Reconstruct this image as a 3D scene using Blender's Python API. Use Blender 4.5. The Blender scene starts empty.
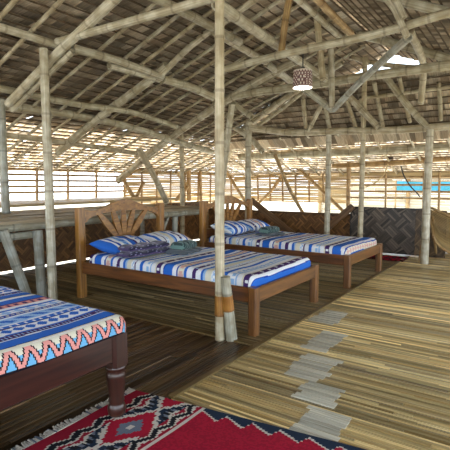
import bpy, math, random
from mathutils import Vector, Matrix
random.seed(7)
K = 1.35            # every length below is in units of the eye height (1.35 m)
PI = math.pi
sc = bpy.context.scene
COL = sc.collection

# ------------------------------------------------------------------ helpers
def lin(h):
    h = h.lstrip('#')
    r = []
    for i in (0, 2, 4):
        c = int(h[i:i+2], 16) / 255
        r.append(c / 12.92 if c <= .04045 else ((c + .055) / 1.055) ** 2.4)
    return tuple(r)

class MB:
    """collects faces with uv, colour and material slot; build() links them as ONE mesh object"""
    def __init__(s):
        s.v = []; s.f = []; s.uv = []; s.c = []; s.m = []; s.smooth = []
    def face(s, pts, uv=None, col=(1, 1, 1), m=0, smooth=False):
        b = len(s.v); s.v += [tuple(p) for p in pts]
        s.f.append(tuple(range(b, b + len(pts))))
        s.uv += uv if uv else [(p[0], p[1]) for p in pts]
        s.c += [col] * len(pts); s.m.append(m); s.smooth.append(smooth)
    def grid(s, rows, cols=None, uvs=None, m=0, smooth=True, closed=False):
        """rows: list of equal-length point lists, shared verts"""
        b = len(s.v); n = len(rows[0])
        for r in rows: s.v += [tuple(p) for p in r]
        for i in range(len(rows) - 1):
            for j in range(n if closed else n - 1):
                j2 = (j + 1) % n
                s.f.append((b+i*n+j, b+i*n+j2, b+(i+1)*n+j2, b+(i+1)*n+j))
                if uvs:
                    s.uv += [uvs(i, j), uvs(i, j+1), uvs(i+1, j+1), uvs(i+1, j)]
                else: s.uv += [(j, i), (j+1, i), (j+1, i+1), (j, i+1)]
                s.c += [cols(i, j) if cols else (1, 1, 1)] * 4
                s.m.append(m); s.smooth.append(smooth)
    def box(s, c, d, mat=None, col=(1, 1, 1), m=0, along=0):
        """centre, full sizes, optional 3x3 rotation; uv runs along axis 'along'"""
        c = Vector(c); h = [x / 2 for x in d]; M = mat or Matrix.Identity(3)
        o = random.random() * 20
        for ax in range(3):
            for sg in (-1, 1):
                a, b = [(1, 2), (2, 0), (0, 1)][ax]
                q = []; uv = []
                for (ua, ub) in ((-1, -1), (1, -1), (1, 1), (-1, 1)):
                    p = [0, 0, 0]; p[ax] = sg * h[ax]; p[a] = ua * h[a]; p[b] = ub * h[b]
                    q.append(c + M @ Vector(p))
                    oth = [k for k in (0, 1, 2) if k != along]
                    uv.append((p[oth[0]] + p[oth[1]] + o, p[along] + o))
                if sg < 0: q.reverse(); uv.reverse()
                s.face(q, uv, col, m)
    def prism(s, outline, y0, y1, mapf, col=(1, 1, 1), m=0):
        """outline of (a,b), extruded between depths y0,y1; mapf(a,depth,b)->xyz"""
        A = [mapf(a, y0, b) for a, b in outline]; B = [mapf(a, y1, b) for a, b in outline]
        n = len(outline); o = random.random() * 20
        uv = [(b + o, a + o) for a, b in outline]
        s.face(A, uv, col, m); s.face(B[::-1], uv[::-1], col, m)
        for i in range(n):
            j = (i + 1) % n
            s.face([A[j], A[i], B[i], B[j]], [(o, uv[j][1]), (o, uv[i][1]), (o + y1 - y0, uv[i][1]), (o + y1 - y0, uv[j][1])], col, m)
    def lathe(s, prof, c=(0, 0), n=20, m=0, col=(1, 1, 1)):
        rows = [[(c[0] + r * math.cos(2*PI*j/n), c[1] + r * math.sin(2*PI*j/n), z) for j in range(n)] for r, z in prof]
        s.grid(rows, (lambda i, j: col), (lambda i, j: (j / n * .2, prof[i][1])), m, True, True)
        s.face(rows[-1], None, col, m); s.face(rows[0][::-1], None, col, m)
    def build(s, name, mats, parent=None, origin=(0, 0, 0), rotz=0):
        me = bpy.data.meshes.new(name)
        o = Vector(origin)
        me.from_pydata([tuple((Vector(p) - o) * K) for p in s.v], [], s.f)
        uvl = me.uv_layers.new(name='UVMap')
        uvl.data.foreach_set('uv', [x for u in s.uv for x in (u[0] * K, u[1] * K)])
        ca = me.color_attributes.new('Col', 'FLOAT_COLOR', 'CORNER')
        ca.data.foreach_set('color', [x for c in s.c for x in (c[0], c[1], c[2], 1)])
        for mt in (mats if isinstance(mats, (list, tuple)) else [mats]): me.materials.append(mt)
        me.polygons.foreach_set('material_index', s.m)
        me.polygons.foreach_set('use_smooth', s.smooth)
        me.update()
        ob = bpy.data.objects.new(name, me); COL.objects.link(ob)
        ob.location = o * K; ob.rotation_euler = (0, 0, rotz)
        if parent: ob.parent = parent
        return ob

def tag(o, label, cat, group=None, kind=None):
    if label: o['label'] = label
    if cat: o['category'] = cat
    if group: o['group'] = group
    if kind: o['kind'] = kind
    return o
def thing(name, label, cat, loc=(0, 0, 0), rotz=0, group=None):
    o = bpy.data.objects.new(name, None); COL.objects.link(o)
    o.empty_display_size = .1
    o.location = Vector(loc) * K; o.rotation_euler = (0, 0, rotz)
    return tag(o, label, cat, group)
def struct(ob):
    ob['kind'] = 'structure'; return ob
def dup(root, loc, rotz, label):
    def cp(o, par):
        c = o.copy(); COL.objects.link(c); c.parent = par
        for ch in list(o.children): cp(ch, c)
        return c
    r = cp(root, None); r.location = Vector(loc) * K; r.rotation_euler = (0, 0, rotz); r['label'] = label
    return r

# ------------------------------------------------------------------ materials
def new_mat(name):
    m = bpy.data.materials.new(name); m.use_nodes = True
    nt = m.node_tree; b = nt.nodes['Principled BSDF']
    return m, nt, b
def N(nt, t, **kw):
    n = nt.nodes.new(t)
    for k, v in kw.items():
        if k in n.inputs.keys() if isinstance(k, str) else False: n.inputs[k].default_value = v
        else: setattr(n, k, v)
    return n
def ramp(nt, stops, interp='LINEAR'):
    r = nt.nodes.new('ShaderNodeValToRGB'); r.color_ramp.interpolation = interp
    e = r.color_ramp.elements
    while len(e) < len(stops): e.new(.5)
    for i, (p, c) in enumerate(stops):
        e[i].position = p; e[i].color = (*c, 1)
    return r
def mix(nt, fac, a, b, mode='MIX'):
    n = nt.nodes.new('ShaderNodeMix'); n.data_type = 'RGBA'; n.blend_type = mode
    for i, v in ((0, fac), (6, a), (7, b)):
        if hasattr(v, 'is_linked'): nt.links.new(v, n.inputs[i])
        else: n.inputs[i].default_value = v if i == 0 else (*v, 1)
    return n.outputs[2]
def math_n(nt, op, a, b=0.0, c=0.0):
    n = nt.nodes.new('ShaderNodeMath'); n.operation = op
    for i, v in enumerate((a, b, c)):
        if hasattr(v, 'is_linked'): nt.links.new(v, n.inputs[i])
        else: n.inputs[i].default_value = v
    return n.outputs[0]

def bamboo_mat(name, dark, light, ring, rough=.42, node_len=.42, streak=1.0):
    m, nt, b = new_mat(name)
    uv = N(nt, 'ShaderNodeUVMap'); oi = N(nt, 'ShaderNodeObjectInfo')
    mp = N(nt, 'ShaderNodeMapping'); mp.inputs['Scale'].default_value = (60, 2.2, 1)
    nt.links.new(uv.outputs[0], mp.inputs[0])
    off = N(nt, 'ShaderNodeCombineXYZ'); nt.links.new(math_n(nt, 'MULTIPLY', oi.outputs['Random'], 37.0), off.inputs[1])
    nt.links.new(off.outputs[0], mp.inputs['Location'])
    no = N(nt, 'ShaderNodeTexNoise'); no.inputs['Scale'].default_value = 1.0; no.inputs['Detail'].default_value = 5
    nt.links.new(mp.outputs[0], no.inputs[0])
    r = ramp(nt, [(.3, dark), (.72, light)]); nt.links.new(no.outputs[0], r.inputs[0])
    # blotches
    no2 = N(nt, 'ShaderNodeTexNoise'); no2.inputs['Scale'].default_value = 7.0; no2.inputs['Detail'].default_value = 6
    tc = N(nt, 'ShaderNodeTexCoord'); nt.links.new(tc.outputs['Object'], no2.inputs[0])
    r2 = ramp(nt, [(.42, (.62, .56, .46)), (.6, (1, 1, 1))]); nt.links.new(no2.outputs[0], r2.inputs[0])
    c = mix(nt, .8, r.outputs[0], r2.outputs[0], 'MULTIPLY')
    # node rings along the length
    sep = N(nt, 'ShaderNodeSeparateXYZ'); nt.links.new(uv.outputs[0], sep.inputs[0])
    t = math_n(nt, 'PINGPONG', math_n(nt, 'ADD', sep.outputs[1], .0), node_len / 2)
    f = ramp(nt, [(0.0, (1, 1, 1)), (.016, (1, 1, 1)), (.034, (0, 0, 0))]); nt.links.new(math_n(nt, 'MULTIPLY', t, 2.0), f.inputs[0])
    c = mix(nt, math_n(nt, 'MULTIPLY', f.outputs[0], .45), c, ring)
    # whole-culm tint
    tint = ramp(nt, [(0, (.86, .84, .76)), (.5, (1, 1, 1)), (1, (1.0, .92, .78))]); nt.links.new(oi.outputs['Random'], tint.inputs[0])
    c = mix(nt, 1.0, c, tint.outputs[0], 'MULTIPLY')
    nt.links.new(c, b.inputs['Base Color'])
    b.inputs['Roughness'].default_value = rough
    bp = N(nt, 'ShaderNodeBump'); bp.inputs['Strength'].default_value = .15; bp.inputs['Distance'].default_value = .004
    nt.links.new(no.outputs[0], bp.inputs['Height']); nt.links.new(bp.outputs[0], b.inputs['Normal'])
    return m

def wood_mat(name, dark, light, rough=.35, sx=30, sy=1.6, coat=0.0, usecol=False):
    m, nt, b = new_mat(name)
    uv = N(nt, 'ShaderNodeUVMap'); mp = N(nt, 'ShaderNodeMapping'); mp.inputs['Scale'].default_value = (sx, sy, 1)
    nt.links.new(uv.outputs[0], mp.inputs[0])
    no = N(nt, 'ShaderNodeTexNoise'); no.inputs['Scale'].default_value = 1.0; no.inputs['Detail'].default_value = 6; no.inputs['Distortion'].default_value = .6
    nt.links.new(mp.outputs[0], no.inputs[0])
    r = ramp(nt, [(.32, dark), (.68, light)]); nt.links.new(no.outputs[0], r.inputs[0])
    c = r.outputs[0]
    if usecol:
        vc = N(nt, 'ShaderNodeVertexColor'); vc.layer_name = 'Col'
        c = mix(nt, 1.0, c, vc.outputs[0], 'MULTIPLY')
    nt.links.new(c, b.inputs['Base Color'])
    b.inputs['Roughness'].default_value = rough; b.inputs['Coat Weight'].default_value = coat
    bp = N(nt, 'ShaderNodeBump'); bp.inputs['Strength'].default_value = .12; bp.inputs['Distance'].default_value = .003
    nt.links.new(no.outputs[0], bp.inputs['Height']); nt.links.new(bp.outputs[0], b.inputs['Normal'])
    return m

def cloth_mat(name, rough=.9, weave=500, bump=.25, sheen=.1):
    m, nt, b = new_mat(name)
    vc = N(nt, 'ShaderNodeVertexColor'); vc.layer_name = 'Col'
    tc = N(nt, 'ShaderNodeTexCoord')
    no = N(nt, 'ShaderNodeTexNoise'); no.inputs['Scale'].default_value = weave; no.inputs['Detail'].default_value = 2
    nt.links.new(tc.outputs['Object'], no.inputs[0])
    r = ramp(nt, [(.3, (.8, .8, .8)), (.7, (1.05, 1.05, 1.05))]); nt.links.new(no.outputs[0], r.inputs[0])
    nt.links.new(mix(nt, 1.0, vc.outputs[0], r.outputs[0], 'MULTIPLY'), b.inputs['Base Color'])
    b.inputs['Roughness'].default_value = rough; b.inputs['Sheen Weight'].default_value = sheen
    b.inputs['Specular IOR Level'].default_value = .2
    bp = N(nt, 'ShaderNodeBump'); bp.inputs['Strength'].default_value = bump; bp.inputs['Distance'].default_value = .004
    no3 = N(nt, 'ShaderNodeTexNoise'); no3.inputs['Scale'].default_value = 14; no3.inputs['Detail'].default_value = 4
    nt.links.new(tc.outputs['Object'], no3.inputs[0])
    nt.links.new(no3.outputs[0], bp.inputs['Height']); nt.links.new(bp.outputs[0], b.inputs['Normal'])
    return m

def plain(name, col, rough=.5, metal=0, emit=None, es=0):
    m, nt, b = new_mat(name)
    no = N(nt, 'ShaderNodeTexNoise'); no.inputs['Scale'].default_value = 25; no.inputs['Detail'].default_value = 4
    tc = N(nt, 'ShaderNodeTexCoord'); nt.links.new(tc.outputs['Object'], no.inputs[0])
    r = ramp(nt, [(.3, tuple(x * .85 for x in col)), (.7, tuple(min(1, x * 1.1) for x in col))]); nt.links.new(no.outputs[0], r.inputs[0])
    nt.links.new(r.outputs[0], b.inputs['Base Color'])
    b.inputs['Roughness'].default_value = rough; b.inputs['Metallic'].default_value = metal
    if emit:
        b.inputs['Emission Color'].default_value = (*emit, 1); b.inputs['Emission Strength'].default_value = es
    return m

def translucent(m, fac, tint=(1, .9, .72)):
    """thin leaf or lath: part of the light goes through"""
    nt = m.node_tree; b = nt.nodes['Principled BSDF']; out = nt.nodes['Material Output']
    tr = N(nt, 'ShaderNodeBsdfTranslucent'); ms = N(nt, 'ShaderNodeMixShader'); ms.inputs[0].default_value = fac
    src = b.inputs['Base Color'].links[0].from_socket
    nt.links.new(mix(nt, 1.0, src, tint, 'MULTIPLY'), tr.inputs[0])
    nt.links.new(b.outputs[0], ms.inputs[1]); nt.links.new(tr.outputs[0], ms.inputs[2]); nt.links.new(ms.outputs[0], out.inputs[0])
    return m
M_THIN = translucent(wood_mat('thin_old_thatch', (.7, .7, .7), (1.1, 1.1, 1.1), .85, 90, 5, 0, True), .52, (1, .93, .83))
M_CULM = bamboo_mat('bamboo_weathered', lin('#a09984'), lin('#d8d2c0'), lin('#5a4c38'))
M_TAN = bamboo_mat('bamboo_tan', lin('#927450'), lin('#c9ad7c'), lin('#54391f'))
M_BARE = bamboo_mat('bamboo_bare_band', lin('#8f5f26'), lin('#bb8640'), lin('#54391f'))
M_GREY = bamboo_mat('bamboo_grey', lin('#8a8c86'), lin('#c4c6bd'), lin('#4d4a42'))
M_RAFT = bamboo_mat('bamboo_rafter', lin('#9a927f'), lin('#cfc8b4'), lin('#5a4c38'), .5)
M_THATCH = translucent(wood_mat('nipa_thatch', (.6, .6, .6), (1.1, 1.1, 1.1), .85, 90, 5, 0, True), .22)
M_SLAT = wood_mat('split_bamboo_floor', (.6, .58, .54), (1.1, 1.1, 1.1), .3, 160, 3, .0, True)
M_LATH = translucent(wood_mat('pale_lath', (.72, .72, .7), (1.0, 1.0, 1.0), .55, 80, 3, 0, True), .55, (1, .94, .85))
M_WOVEN = wood_mat('woven_amakan', (.6, .58, .55), (1.05, 1.05, 1.05), .38, 140, 4, .0, True)
M_BED = wood_mat('varnished_wood', lin('#4a2a14'), lin('#7a4a22'), .34, 26, 1.8, .15)
M_BEDL = wood_mat('varnished_light_wood', lin('#6a431a'), lin('#a67432'), .36, 24, 1.8, .15)
M_BEDM = wood_mat('varnished_mid_wood', lin('#54341a'), lin('#87592c'), .34, 24, 1.8, .15)
M_MAHOG = wood_mat('mahogany', lin('#24130e'), lin('#43241a'), .3, 22, 1.6, .2)
M_PLANK = wood_mat('pale_plank', lin('#9c8358'), lin('#cfb684'), .5, 20, 1.2)
M_BROWNP = wood_mat('brown_plank', lin('#4f3822'), lin('#7d5c3a'), .5, 20, 1.2)
M_CLOTH = cloth_mat('printed_cotton', sheen=0)
M_RUG = cloth_mat('woven_wool', .95, 260, .4, 0)
M_TERRY = cloth_mat('terry', .95, 180, .5, .3)
M_SHADE = cloth_mat('lamp_weave', .8, 120, .3, 0)
M_GLOW = plain('lamp_glow', (1, 1, 1), .5, 0, (.93, .96, 1.0), 14)
M_BLACK = plain('black_cable', (.03, .028, .025), .5)
M_BOX = plain('socket_box', lin('#4a3626'), .5)
M_TARPC = plain('turquoise_tarpaulin', lin('#3a93a8'), .6)
M_TARPB = plain('blue_tarpaulin', lin('#2a6ca6'), .6)
M_PLANK2 = wood_mat('outdoor_lath', (.75, .75, .75), (1, 1, 1), .7, 60, 2, 0, True)
M_RATT = wood_mat('rattan', lin('#a3875a'), lin('#d3b983'), .5, 60, 3, 0, True)
M_SAND = plain('sand', lin('#cfc3aa'), .95)
M_LEAFY = plain('garden_green', lin('#a9b98c'), .9)

# ------------------------------------------------------------------ round poles
def culm(mb, pts, r0, r1=None, n=12, bow=0.0, node=.42, m=0):
    """a bamboo culm through pts with swollen nodes, uv v = metres along"""
    r1 = r0 if r1 is None else r1
    P = [Vector(p) for p in pts]
    # smooth resample (Catmull-Rom)
    Q = []
    if len(P) == 2:
        for i in range(9): Q.append(P[0].lerp(P[1], i / 8))
    else:
        E = [2 * P[0] - P[1]] + P + [2 * P[-1] - P[-2]]
        for i in range(1, len(E) - 2):
            for k in range(8):
                t = k / 8; a, b, c, d = E[i-1], E[i], E[i+1], E[i+2]
                Q.append(.5 * ((2*b) + (c - a) * t + (2*a - 5*b + 4*c - d) * t*t + (3*b - a - 3*c + d) * t**3))
        Q.append(P[-1])
    L = [0]
    for i in range(1, len(Q)): L.append(L[-1] + (Q[i] - Q[i-1]).length)
    tot = L[-1]
    nd = node / K
    st = set([0, tot])
    x = 0
    while x < tot:
        for d in (-.016, -.006, .006, .016):
            if 0 < x + d < tot: st.add(x + d)
        x += nd
    for i in range(1, 9): st.add(tot * i / 9)
    st = sorted(st)
    def at(s):
        for i in range(1, len(L)):
            if s <= L[i] + 1e-9:
                t = (s - L[i-1]) / max(1e-9, L[i] - L[i-1]); return Q[i-1].lerp(Q[i], t), (Q[i] - Q[i-1]).normalized()
        return Q[-1], (Q[-1] - Q[-2]).normalized()
    a0 = (Q[-1] - Q[0]).normalized()
    ref = Vector((0, 0, 1)) if abs(a0.z) < .8 else Vector((1, 0, 0))
    side = a0.cross(ref).normalized()
    bdir = side * (random.random() - .5) + a0.cross(side) * (random.random() - .5)
    rows = []
    for s in st:
        p, d = at(s)
        p = p + bdir * bow * math.sin(PI * s / tot)
        e1 = d.cross(ref).normalized(); e2 = d.cross(e1)
        r = r0 + (r1 - r0) * s / tot
        q = abs((s + nd / 2) % nd - nd / 2)
        if q < .010 and 0 < s < tot: r *= 1.05
        rows.append([p + (e1 * math.cos(2*PI*j/n) + e2 * math.sin(2*PI*j/n)) * r for j in range(n)])
    mb.grid(rows, None, lambda i, j: (j / n * .25, st[i]), m, True, True)
    for row, rev in ((rows[0], 1), (rows[-1], 0)):
        c = sum(row, Vector()) / n
        axis = (rows[1][0] - rows[0][0]).normalized() if rev else (rows[-2][0] - rows[-1][0]).normalized()
        inner = [c + (p - c) * .78 for p in row]; deep = [p + axis * r0 * .8 for p in inner]
        seq = [row, inner, deep]
        for a, b in ((row, inner), (inner, deep)):
            for j in range(n):
                k = (j + 1) % n
                q = [a[j], a[k], b[k], b[j]]
                if not rev: q.reverse()
                mb.face(q, [(.05, .1)] * 4, (1, 1, 1), m)
        mb.face(deep if not rev else deep[::-1], [(.05, .005)] * n, (1, 1, 1), m)

MATS = {'culm': M_CULM, 'tan': M_TAN, 'grey': M_GREY, 'raft': M_RAFT}
def pole(name, label, cat, group, mat, pts, r0, r1=None, bow=.0):
    mb = MB(); culm(mb, pts, r0, r1, 12, bow)
    low = min(pts, key=lambda p: p[2])
    o = mb.build(name, MATS[mat], None, low)
    return tag(o, label, cat, group)

# ------------------------------------------------------------------ roof surfaces
def hSL(x, y): return 3.505 - .38 * y
def hSR(x, y): return 2.84 - .42 * (1.75 - y)
def hSF(x): return 1.955 - 1.12 * (x - 6.57)
def hSF2(x): return 1.8 - .333 * (x - 6.7)
def hFar(x): return max(hSF(x), hSF2(x)) if x > 6.17 else 99
def roof(x, y): return min(hSL(x, y), hSR(x, y), hFar(x))

def thatch(name, pt, nrm, down, s0, s1, step, a0, a1, keep, back):
    """courses of overlapping palm leaves. pt(a,s): point at run a, slope distance s below the top"""
    mb = MB(); nrm = Vector(nrm).normalized(); down = Vector(down).normalized()
    s = s0
    while s < s1:
        a = a0; ph = random.random()
        row_c = .8 + .4 * random.random()
        seg = []
        while a < a1:
            w = .06 + .04 * random.random()
            p = Vector(pt(a, s))
            if keep(p.x, p.y, p.z):
                thin = s > back or (p.x > 6.25 and p.z > 2.3)
                Ls = step * ((1.45 + .45 * random.random()) if thin else (2.1 + .5 * random.random()))
                across = (Vector(pt(a + 1, s)) - Vector(pt(a, s))).normalized()
                j = (random.random() - .5) * .012
                top = p - down * .012 + nrm * (-.012 + j * .3)
                skew = across * (random.random() - .5) * .02
                bot = p + down * Ls + nrm * ((.012 if thin else .034) + random.random() * (.012 if thin else .022)) + skew
                v = row_c * (.5 + .8 * random.random())
                k = random.random()
                col = tuple(v * ((1 - k) * x + k * y) for x, y in (zip(lin('#b3a288'), lin('#decfb6')) if thin else zip(lin('#9a8770'), lin('#d6c7b0'))))
                ridge = nrm * -.006
                wv = across * w * .62
                midt = top + ridge; midb = bot + ridge
                u0 = random.random() * 9
                mb.face([top - wv, midt, midb, bot - wv], [(u0, 0), (u0 + w/2, 0), (u0 + w/2, Ls), (u0, Ls)], col, 1 if thin else 0)
                mb.face([midt, top + wv, bot + wv, midb], [(u0 + w/2, 0), (u0 + w, 0), (u0 + w, Ls), (u0 + w/2, Ls)], col, 1 if thin else 0)
                seg.append(a)
            a += w
        # the lath each course is sewn to
        if seg:
            run = [seg[0], seg[0]]
            runs = []
            for q in seg[1:]:
                if q - run[1] > .2: runs.append(run); run = [q, q]
                run[1] = q
            runs.append(run)
            for ra, rb in runs:
                if rb - ra < .1: continue
                A = Vector(pt(ra, s)) - nrm * .016; B = Vector(pt(rb, s)) - nrm * .016
                d = (B - A); ln = d.length; d.normalize()
                Mx = Matrix((d, down, nrm)).transposed()
                mb.box((A + B) / 2, (ln, .014, .008), Mx, lin('#6e5c48'), 0, 0)
                if s < back:                      # plain outer sheet, added to stop light leaking between the leaves
                    t = A + nrm * .09; u = B + nrm * .09
                    mb.face([t, u, u + down * step * 1.6 + nrm * .01, t + down * step * 1.6 + nrm * .01], None, lin('#5f4d3b'))
        s += step * (.93 + .14 * random.random())
    o = mb.build(name, [M_THATCH, M_THIN]); return struct(o)

c38 = math.hypot(1, .38); c42 = math.hypot(1, .42); c112 = math.hypot(1, 1.12); c33 = math.hypot(1, .333)
eps = .03
def keepSL(x, y, z): return z <= hSR(x, y) + eps and (z <= hFar(x) + eps or (x < 6.75 and z > 2.42))
def keepSR(x, y, z): return z <= hSL(x, y) + eps and (z <= hFar(x) + eps or (x < 6.75 and z > 2.42))
def keepF(x, y, z): return z <= hSL(x, y) + eps and z <= hSR(x, y) + eps
thatch('ceiling_left', lambda a, s: (a, 1.75 + s / c38, 2.84 - .38 * s / c38), (0, .38, 1), (0, 1, -.38), 0, 4.3 * c38, .095, -1.6, 8.4, keepSL, 2.9 * c38)
thatch('ceiling_right', lambda a, s: (a, 1.75 - s / c42, 2.84 - .42 * s / c42), (0, -.42, 1), (0, -1, -.42), 0, 3.2 * c42, .095, -1.6, 8.4, keepSR, 9)
thatch('ceiling_back', lambda a, s: (6.17 + s / c112, a, 2.403 - 1.12 * s / c112), (1.12, 0, 1), (1, 0, -1.12), 0, .62 * c112, .095, -1.5, 6, keepF, 9)
thatch('ceiling_far', lambda a, s: (6.66 + s / c33, a, 1.813 - .333 * s / c33), (.333, 0, 1), (1, 0, -.333), 0, 1.95 * c33, .095, -1.5, 6, keepF, 0)

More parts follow.
